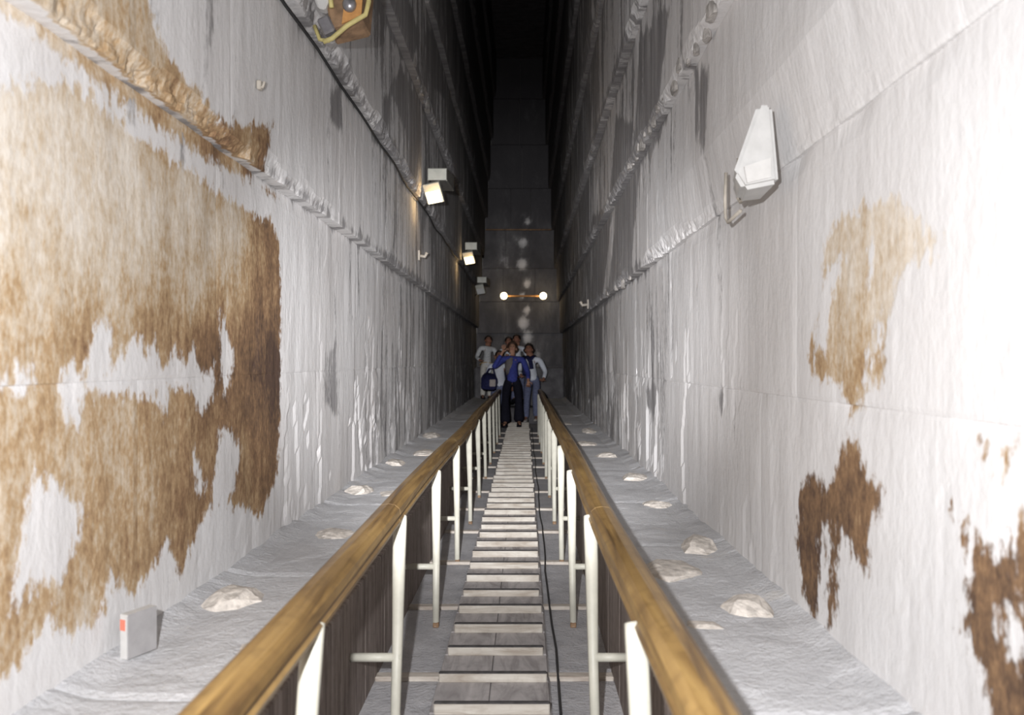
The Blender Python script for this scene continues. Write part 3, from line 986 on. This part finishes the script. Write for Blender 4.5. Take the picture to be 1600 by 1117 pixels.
tag(bm_obj('reflection_bar', tube([(-0.78, 18.6, 4.43), (0.74, 18.6, 4.43)], 0.017, 6), M['rust'], smooth=True), 'thin bar added for a faint reflected line high at the far end', 'rod')  # bar added in place of a faint reflected line

# small fittings on the walls
def hook(x, s, n, side, label, sc=1.0):
    t = empty('wall_hook', SLOPE @ Matrix.Translation((x, s, n)))
    tag(t, label, 'hook')
    bm_obj('plate', box_bm((-side * 0.008, 0, 0), (0.02, 0.05 * sc, 0.07 * sc), 0.004), M['tan'], t)
    bm_obj('peg', tube([(0, 0, 0), (-side * 0.045 * sc, -0.01, -0.012), (-side * 0.06 * sc, -0.015, 0.02 * sc)], 0.011 * sc, 8), M['tan'], t, smooth=True)
hook(-0.972, 3.30, 2.50, -1, 'small pale hook on the left wall above the broken ledge', 0.55)
hook(-0.972, 8.3, 2.46, -1, 'small white hook on the left wall below the lit floodlight', 1.5)
hook(0.972, 10.6, 2.12, 1, 'small white hook far up the right wall', 1.8)

# little box standing on the left bench
t = empty('small_box', SLOPE @ Matrix.Translation((-0.965, 2.27, BENCH + 0.012)) @ Matrix.Rotation(R(-24), 4, 'Z'))
tag(t, 'small upright grey and white box with a red mark on the left bench', 'box')
bm = box_bm((0, 0.0, 0.062), (0.03, 0.10, 0.125), 0.002)
bm.normal_update()
bmesh.ops.recalc_face_normals(bm, faces=bm.faces)
for f in bm.faces:
    f.material_index = 1 if f.normal.x > 0.6 else 0
bm_obj('carton', bm, [M['carton'], M['carton_side']], t)
bm_obj('red_mark', box_bm((-0.003, -0.0505, 0.095), (0.018, 0.003, 0.03)), M['red'], t)

# ------------------------------------------------------------------ people
def cloth(name, col, var=0.25, scale=30, col2=None, rough=0.85):
    return simple(name, col, rough, var=var, scale=scale, bump=0.15, spec=0.2, col2=col2)
M['skin'] = simple('skin', (0.46, 0.25, 0.165), 0.6, var=0.12, scale=12, spec=0.3)
M['skin_dark'] = simple('tanned_skin', (0.33, 0.165, 0.11), 0.6, var=0.12, scale=12, spec=0.3)
M['hair'] = simple('dark_hair', (0.022, 0.016, 0.014), 0.55, var=0.3, scale=60)
M['hair_brown'] = simple('brown_hair', (0.075, 0.04, 0.025), 0.55, var=0.3, scale=60)
M['eye'] = simple('dark_eye', (0.02, 0.015, 0.015), 0.3)
M['lips'] = simple('lips', (0.36, 0.12, 0.10), 0.5)
M['blue'] = cloth('blue_jacket_cloth', (0.060, 0.075, 0.32), 0.35)
M['navy'] = cloth('navy_cloth', (0.020, 0.022, 0.075), 0.4)
M['black'] = cloth('black_trouser_cloth', (0.012, 0.012, 0.022), 0.4)
M['greyshirt'] = cloth('grey_cloth', (0.40, 0.36, 0.34), 0.2)
M['whitecloth'] = cloth('white_cotton', (0.74, 0.77, 0.84), 0.12)
M['denim'] = cloth('grey_blue_denim', (0.17, 0.19, 0.30), 0.35)
M['dots'] = cloth('speckled_white_cotton', (0.74, 0.75, 0.74), scale=70, col2=(0.30, 0.31, 0.34))
M['cream_cloth'] = cloth('cream_trousers', (0.62, 0.60, 0.55), 0.2)
M['belt'] = simple('tan_belt', (0.42, 0.28, 0.12), 0.6, var=0.2)
M['shoe'] = simple('pale_shoe', (0.50, 0.47, 0.44), 0.6, var=0.3)
M['shoe_dark'] = simple('black_shoe', (0.015, 0.015, 0.02), 0.5, var=0.3)

def skinned(name, chains, mats, parent, levels=1):
    """grow one surface over chains of (point, radius); chains after the first start at a node index of an earlier one"""
    verts, edges, rad = [], [], []
    names = {}
    for ch in chains:
        prev = None
        for it in ch:
            if isinstance(it, str):
                prev = names[it]; continue
            nm, p, r = it
            verts.append(p); rad.append(r)
            i = len(verts) - 1
            if nm: names[nm] = i
            if prev is not None: edges.append((prev, i))
            prev = i
    me = bpy.data.meshes.new(name)
    me.from_pydata(verts, edges, [])
    o = bpy.data.objects.new(name, me)
    COL.objects.link(o)
    m = o.modifiers.new('skin', 'SKIN')
    m.use_smooth_shade = True
    m.branch_smoothing = 0.6
    for i, v in enumerate(me.skin_vertices[0].data):
        r = rad[i]
        v.radius = r if isinstance(r, tuple) else (r, r)
        v.use_root = (i == 0)
    sb = o.modifiers.new('sub', 'SUBSURF'); sb.levels = levels; sb.render_levels = levels
    dg = bpy.context.evaluated_depsgraph_get()
    new = bpy.data.meshes.new_from_object(o.evaluated_get(dg), depsgraph=dg)
    bpy.data.objects.remove(o)
    bpy.data.meshes.remove(me)
    new.materials.clear()
    for mm in (mats if isinstance(mats, (list, tuple)) else [mats]): new.materials.append(mm)
    for p in new.polygons: p.use_smooth = True
    q = bpy.data.objects.new(name, new)
    link(q, parent)
    return q

def add_mesh(o, bm):
    """join a small bmesh into an existing mesh"""
    b = bmesh.new(); b.from_mesh(o.data)
    me = bpy.data.meshes.new('t'); bm.to_mesh(me); bm.free()
    b.from_mesh(me); bpy.data.meshes.remove(me)
    b.to_mesh(o.data); b.free()
    for p in o.data.polygons: p.use_smooth = True

def ball(c, r, seg=12, rings=8):
    bm = bmesh.new()
    bmesh.ops.create_uvsphere(bm, u_segments=seg, v_segments=rings, radius=1)
    for v in bm.verts:
        v.co = Vector((c[0] + v.co.x * r[0], c[1] + v.co.y * r[1], c[2] + v.co.z * r[2]))
    return bm

def hand_chains(wrist, direction, side, curl, k, key):
    """palm, four fingers of different lengths and a thumb, all rooted in the palm"""
    d = Vector(direction).normalized()
    ref = Vector((0, -1, 0)) if abs(d.y) < 0.8 else Vector((0, 0, 1))
    nrm = (ref - d * ref.dot(d)).normalized()            # the palm faces this way
    across = d.cross(nrm) * side
    w = Vector(wrist)
    P = lambda a, b, c: tuple(w + d * a * k + across * b * k + nrm * c * k)
    out = [[key, (key + 'palm', P(.045, 0, 0), (.036 * k, .018 * k)), (key + 'knuckle', P(.085, 0, .004), (.040 * k, .016 * k))]]
    for i, (b, L) in enumerate(((-.032, .060), (-.011, .074), (.011, .080), (.031, .070))):
        c1 = math.sin(curl) * L
        out.append([key + 'knuckle', (None, P(.10, b, .004), .0095 * k), (None, P(.10 + L * .5 * math.cos(curl * .5), b * 1.08, .004 + c1 * .35), .0088 * k),
                    (None, P(.10 + L * math.cos(curl), b * 1.05, .004 + c1), .0075 * k)])
    out.append([key + 'palm', (None, P(.050, .048, .012), .0105 * k), (None, P(.078, .066, .022), .0095 * k), (None, P(.103, .070, .030), .0080 * k)])
    return out

def person(label, base, H, turn, pose, skin='skin', hair='hair', top='whitecloth', bottom='denim', shoe='shoe_dark', long_hair=False, flare=0.055,
           sleeves='long', group=None, scarf=None, vest=None, belt=None, front=None):
    """an upright figure; local axes: x to the picture's right, -y towards the camera, z up"""
    k = H / 1.75
    t = empty('person', Matrix.Translation(W(*base)) @ Matrix.Rotation(turn, 4, 'Z'))
    tag(t, label, 'person', group)
    S = lambda x, y, z: (x * k, y * k, z * k)
    lean = pose.get('lean', 0.0); ly = pose.get('fwd', 0.0)
    def T(x, y, z):                       # torso points lean with height above the hips
        u = max(0, z - 0.95)
        return S(x + lean * u, y - ly * u, z)
    sk = M[skin]
    tilt = pose.get('tilt', TAN)          # soles follow the slope they stand on
    hd = Vector(T(0, 0, 1.625)) + Vector((pose.get('hx', 0) * k, pose.get('hy', -0.02) * k, pose.get('hz', 0) * k))
    H3 = lambda x, y, z: (hd.x + x * k, hd.y + y * k, hd.z + z * k)
    feet = pose['feet']                   # (x, y, z) of left and right ankles in the picture
    knees = pose['knees']
    arms = pose['arms']                   # (elbow, wrist, hand direction, curl) left and right in the picture
    hips = [(-.095, 0, .90), (.095, 0, .90)]
    # body: one continuous skinned surface
    ch = [[('pelvis', S(0, 0, .97), (.135 * k, .10 * k)), ('waist', T(0, 0, 1.10), (.125 * k, .09 * k)), ('chest', T(0, 0, 1.30), (.155 * k, .105 * k)), ('top', T(0, 0, 1.42), (.11 * k, .08 * k)),
           ('neck', T(0, -.005, 1.49), (.052 * k, .052 * k)), ('jaw', H3(0, -.012, -.065), (.055 * k, .062 * k)), ('face', H3(0, -.004, 0), (.073 * k, .088 * k)), ('crown', H3(0, .008, .068), (.066 * k, .080 * k)), (None, H3(0, .008, .105), (.03 * k, .04 * k))]]
    for i, s in enumerate((-1, 1)):
        f = feet[i]
        ch.append(['pelvis', (None, S(*hips[i]), .088 * k), (None, S(*knees[i]), .056 * k), (None, S(*f), .036 * k), (None, S(f[0] + .01 * s, f[1] - .07, f[2] - .045 - .07 * tilt), (.038 * k, .028 * k)), (None, S(f[0] + .02 * s, f[1] - .17, f[2] - .055 - .17 * tilt), (.036 * k, .02 * k))])
        e, w, d, curl = arms[i]
        sh = T(.185 * s, 0, 1.405)
        key = 'wrist%d' % i
        ch.append(['top', (None, sh, .056 * k), (None, S(*e), .040 * k), (key, S(*w), .027 * k)])
        ch += hand_chains(S(*w), d, -s, curl, k, key)
    body = skinned('body', ch, sk, t, 2)
    # nose, ears on the same surface
    nb = bmesh.new()
    prism([H3(-.012, -.085, .012), H3(.012, -.085, .012), H3(.017, -.085, -.028), H3(-.017, -.085, -.028)],
          [H3(-.005, -.092, .010), H3(.005, -.092, .010), H3(.012, -.118, -.026), H3(-.012, -.118, -.026)], bm=nb)
    bmesh.ops.recalc_face_normals(nb, faces=nb.faces)
    add_mesh(body, nb)
    for s in (-1, 1):
        add_mesh(body, ball(H3(.078 * s, .008, -.005), (.012 * k, .02 * k, .03 * k), 8, 6))
        bm_obj('eye', ball(H3(.030 * s, -.083, .012), (.014 * k, .010 * k, .008 * k), 8, 6), M['eye'], body, smooth=True)
    bm_obj('mouth', ball(H3(0, -.078, -.052), (.024 * k, .010 * k, .008 * k), 8, 6), M['lips'], body, smooth=True)
    # hair
    hb = bmesh.new()
    bmesh.ops.create_uvsphere(hb, u_segments=18, v_segments=12, radius=1)
    for v in list(hb.verts):
        if v.co.y < -.42 and v.co.z < .20 or v.co.z < (-.75 if long_hair else -.35):
            hb.verts.remove(v)
    for v in hb.verts:
        n_ = 1 + .05 * math.sin(9 * v.co.x + 7 * v.co.z) * math.cos(8 * v.co.y)
        wide = 1.0 + (.28 if long_hair and v.co.z < 0 else 0)
        v.co = Vector(H3(v.co.x *   .102 * n_ * wide, .010 + v.co.y * .116 * n_, .035 + v.co.z * (.125 if long_hair else .105) * n_))
    geom = bmesh.ops.solidify(hb, geom=hb.faces[:], thickness=.012 * k)
    bm_obj('hair', hb, M[hair], t, smooth=True)
    # trousers
    ch = [[('pelvis', S(0, 0, .95), (.150 * k, .118 * k)), (None, T(0, 0, 1.08), (.14 * k, .106 * k))]]
    for i, s in enumerate((-1, 1)):
        f = feet[i]
        fx = Vector(S(*f)); kx = Vector(S(*knees[i]))
        ch.append(['pelvis', (None, S(*hips[i]), .104 * k), (None, S(*knees[i]), .073 * k), (None, tuple(kx.lerp(fx, .75)), flare * 1.25 * k), (None, tuple(fx + Vector((0, -.01, -.03)) * k), flare * 1.4 * k)])
    skinned('trousers', ch, M[bottom], t, 1)
    # top
    ch = [[('hem', T(0, 0, .86), (.176 * k, .142 * k)), (None, T(0, 0, .97), (.166 * k, .128 * k)), (None, T(0, 0, 1.11), (.156 * k, .115 * k)), ('chest', T(0, 0, 1.30), (.172 * k, .122 * k)), ('top', T(0, 0, 1.415), (.125 * k, .094 * k)), (None, T(0, 0, 1.475), (.066 * k, .064 * k))]]
    for i, s in enumerate((-1, 1)):
        e, w, d, curl = arms[i]
        ev, wv = Vector(S(*e)), Vector(S(*w))
        c = ['top', (None, T(.185 * s, 0, 1.408), .072 * k)]
        if sleeves == 'long':
            c += [(None, tuple(ev), .054 * k), (None, tuple(ev.lerp(wv, .88)), .040 * k)]
        elif sleeves == 'rolled':
            c += [(None, tuple(ev), .056 * k), (None, tuple(ev.lerp(wv, .25)), .052 * k)]
        else:
            shv = Vector(T(.185 * s, 0, 1.408))
            c += [(None, tuple(shv.lerp(ev, .75)), .060 * k)]
        ch.append(c)
    skinned('jacket' if top in ('blue', 'navy') else 'shirt', ch, M[top], t, 1)
    if front:                              # an inner shirt or cloth showing on one side of the chest
        bm = bmesh.new()
        def chest(x, z):
            rx = np.interp(z, (.86, .97, 1.11, 1.30, 1.415, 1.475), (.170, .160, .150, .166, .125, .07))
            ry = np.interp(z, (.86, .97, 1.11, 1.30, 1.415, 1.475), (.142, .128, .115, .122, .094, .064))
            return -ry * math.sqrt(max(0.06, 1 - min(1, abs(x) / rx) ** 2)) - .004
        vs = [[bm.verts.new(T(x * w_, chest(x * w_, z), z)) for x in (-.150, -.115, -.075, -.03, 0.012)] for z, w_ in ((1.02, .8), (1.14, .95), (1.26, 1.0), (1.36, .95), (1.43, .6))]
        for a in range(4):
            for b in range(4):
                bm.faces.new((vs[a][b], vs[a][b + 1], vs[a + 1][b + 1], vs[a + 1][b]))
        bmesh.ops.solidify(bm, geom=bm.faces[:], thickness=.012 * k)
        bm_obj('shirt_front', bm, M[front], t, smooth=True)
    if scarf:
        bm = bmesh.new()
        tube([T(-.075, -.055, 1.47), T(-.045, -.15, 1.40), T(0.0, -.168, 1.30), T(0.015, -.160, 1.12)], [(.05 * k, .022 * k), (.055 * k, .024 * k), (.05 * k, .022 * k), (.045 * k, .02 * k)], 8, bm=bm)
        tube([T(.075, -.055, 1.47), T(.055, -.15, 1.40), T(-.01, -.172, 1.30)], [(.05 * k, .022 * k), (.05 * k, .024 * k), (.045 * k, .022 * k)], 8, bm=bm)
        bm_obj('scarf', bm, M[scarf], t, smooth=True)
    if vest:
        bm = bmesh.new()
        for s in (-1,):
            tube([T(.13 * s, -.05, 1.46), T(.15 * s, -.105, 1.34), T(.15 * s, -.11, 1.18), T(.145 * s, -.10, 1.02)], [(.05 * k, .05 * k), (.055 * k, .05 * k), (.05 * k, .045 * k), (.05 * k, .045 * k)], 8, bm=bm)
        bm_obj('open_jacket_edge', bm, M[vest], t, smooth=True)
    if belt:
        bm = bmesh.new()
        ring = [T(.172 * math.cos(a), .136 * math.sin(a), .95) for a in [2 * math.pi * i / 20 for i in range(21)]]
        tube(ring, (.012 * k), 6, bm=bm)
        bm_obj('belt', bm, M[belt], t, smooth=True)
    for i, s in enumerate((-1, 1)):
        f = feet[i]
        bm = bmesh.new()
        prism([S(f[0] + a, f[1] + b, f[2] - .09 + b * tilt) for a, b in ((-.042, .06), (-.046, -.08), (-.035, -.19), (.0, -.215), (.035, -.19), (.046, -.08), (.042, .06))],
              [S(f[0] + a, f[1] + b, f[2] + c + b * tilt) for a, b, c in ((-.036, .05, -.01), (-.038, -.06, -.015), (-.03, -.17, -.045), (0, -.19, -.05), (.03, -.17, -.045), (.038, -.06, -.015), (.036, .05, -.01))], bm=bm)
        bmesh.ops.bevel(bm, geom=bm.edges[:], offset=.008 * k, segments=1, affect='EDGES')
        bm_obj('shoe', bm, M[shoe], t, smooth=True)
    return t

def up(y):                                  # how much higher the slope is under a foot set y further on
    return y * TAN
TOPN = 0.086
# woman or man in blue at the front, coming down with one hand at the face
person('person in blue jacket and flared black trousers, hand raised to face, on the walkway', (-0.12, 15.5, TOPN), 1.84, 0.0,
       dict(feet=[(-.12, -.10, .09 + up(-.10) + .02), (.13, .06, .09 + up(.06) + .02)], knees=[(-.125, -.12, .50), (.125, -.05, .53)], lean=0.02, hx=-.02, hz=-.005,
            arms=[((-.36, -.10, 1.17), (-.19, -.20, 1.44), (.22, .05, 1), .7), ((.295, .02, 1.13), (.30, -.10, .90), (.02, -.2, -1), .5)]),
       top='blue', bottom='black', hair='hair_brown', shoe='shoe_dark', flare=.085, front='greyshirt', long_hair=True)
person('person in white shirt with dark scarf and grey-blue jeans, gripping the right handrail', (0.30, 16.7, TOPN + .03), 1.78, R(-8),
       dict(feet=[(-.13, -.10, .09 + up(-.10) + .01), (.06, .06, .09 + up(.06) + .01)], knees=[(-.11, -.10, .50), (.06, -.06, .52)], lean=-0.08, hx=-.02, hy=-.05,
            arms=[((-.29, -.02, 1.13), (-.22, -.18, .98), (.3, -.4, -.6), .6), ((.27, .03, 1.12), (.235, -.07, .90), (-.2, -.5, -.5), 1.0)]),
       top='whitecloth', bottom='denim', hair='hair', skin='skin_dark', shoe='shoe', scarf='navy', vest='navy', long_hair=True)
person('person in speckled white shirt and tan belt standing on the left side bench', (-0.72, 17.5, BENCH + .012), 1.56, R(14),
       dict(feet=[(-.09, -.02, .09 + up(-.02) + .01), (.10, .05, .09 + up(.05) + .01)], knees=[(-.09, -.05, .50), (.10, -.03, .52)], lean=0.03,
            arms=[((-.26, .02, 1.13), (-.20, -.15, .98), (.2, -.5, -.4), .5), ((.26, .0, 1.13), (.20, -.18, 1.02), (-.2, -.6, .2), .5)]),
       top='dots', bottom='cream_cloth', belt='belt', skin='skin_dark')
person('small dark-haired person half hidden between blue jacket and speckled shirt', (-0.42, 16.6, 0.0), 1.76, R(5),
       dict(feet=[(-.10, -.02, .09 + up(-.02) + .01), (.10, .05, .09 + up(.05) + .01)], knees=[(-.10, -.05, .50), (.10, -.03, .52)],
            arms=[((-.27, .02, 1.13), (-.25, -.10, .90), (0, -.3, -1), .4), ((.27, .02, 1.13), (.25, -.10, .90), (0, -.3, -1), .4)]),
       top='whitecloth', bottom='denim', skin='skin_dark')
person('dark-haired person in white shirt at the back, left of the two tallest heads', (-0.25, 18.2, 0.40), 1.70, R(-6),
       dict(tilt=0, feet=[(-.09, 0, .09), (.09, .02, .09)], knees=[(-.09, -.04, .50), (.09, -.03, .50)],
            arms=[((-.27, .02, 1.13), (-.25, -.10, .90), (0, -.3, -1), .4), ((.27, .02, 1.13), (.25, -.10, .90), (0, -.3, -1), .4)]),
       top='whitecloth', bottom='navy', skin='skin_dark')
person('dark-haired person in pale short-sleeved shirt at the back, right of the two tallest heads', (-0.03, 17.78, 0.44), 1.70, R(10),
       dict(tilt=0, feet=[(-.09, 0, .09), (.09, .02, .09)], knees=[(-.09, -.04, .50), (.09, -.03, .50)], lean=-.05,
            arms=[((-.27, .02, 1.13), (-.20, -.15, .95), (0.2, -.3, -1), .4), ((.27, .02, 1.13), (.22, -.12, .92), (-.1, -.3, -1), .4)]),
       top='whitecloth', bottom='denim', skin='skin_dark', sleeves='short')

# dark blue bag on the front person's arm
t = empty('shoulder_bag', Matrix.Translation(W(-0.56, 15.74, 1.0)))
tag(t, 'dark blue bag hanging from the arm of the person in blue', 'bag')
bm = bmesh.new()
prism([(-.17, -.07, -.20), (.12, -.07, -.22), (.16, -.06, -.02), (.10, -.05, .12), (-.08, -.05, .16), (-.17, -.06, .06)],
      [(-.16, .07, -.20), (.11, .07, -.22), (.15, .06, -.02), (.10, .05, .12), (-.08, .05, .16), (-.16, .06, .06)], bm=bm)
bmesh.ops.bevel(bm, geom=bm.edges[:], offset=.025, segments=2, affect='EDGES')
bm_obj('bag_body', bm, M['navy'], t, smooth=True)
bm_obj('pocket', box_bm((.06, -.075, -.10), (.12, .03, .15), .012), M['greyshirt'], t)
bm_obj('strap', tube([(-.08, 0, .13), (-.02, -.02, .235), (.06, -.02, .245), (.10, 0, .10)], (.014), 6), M['navy'], t, smooth=True)
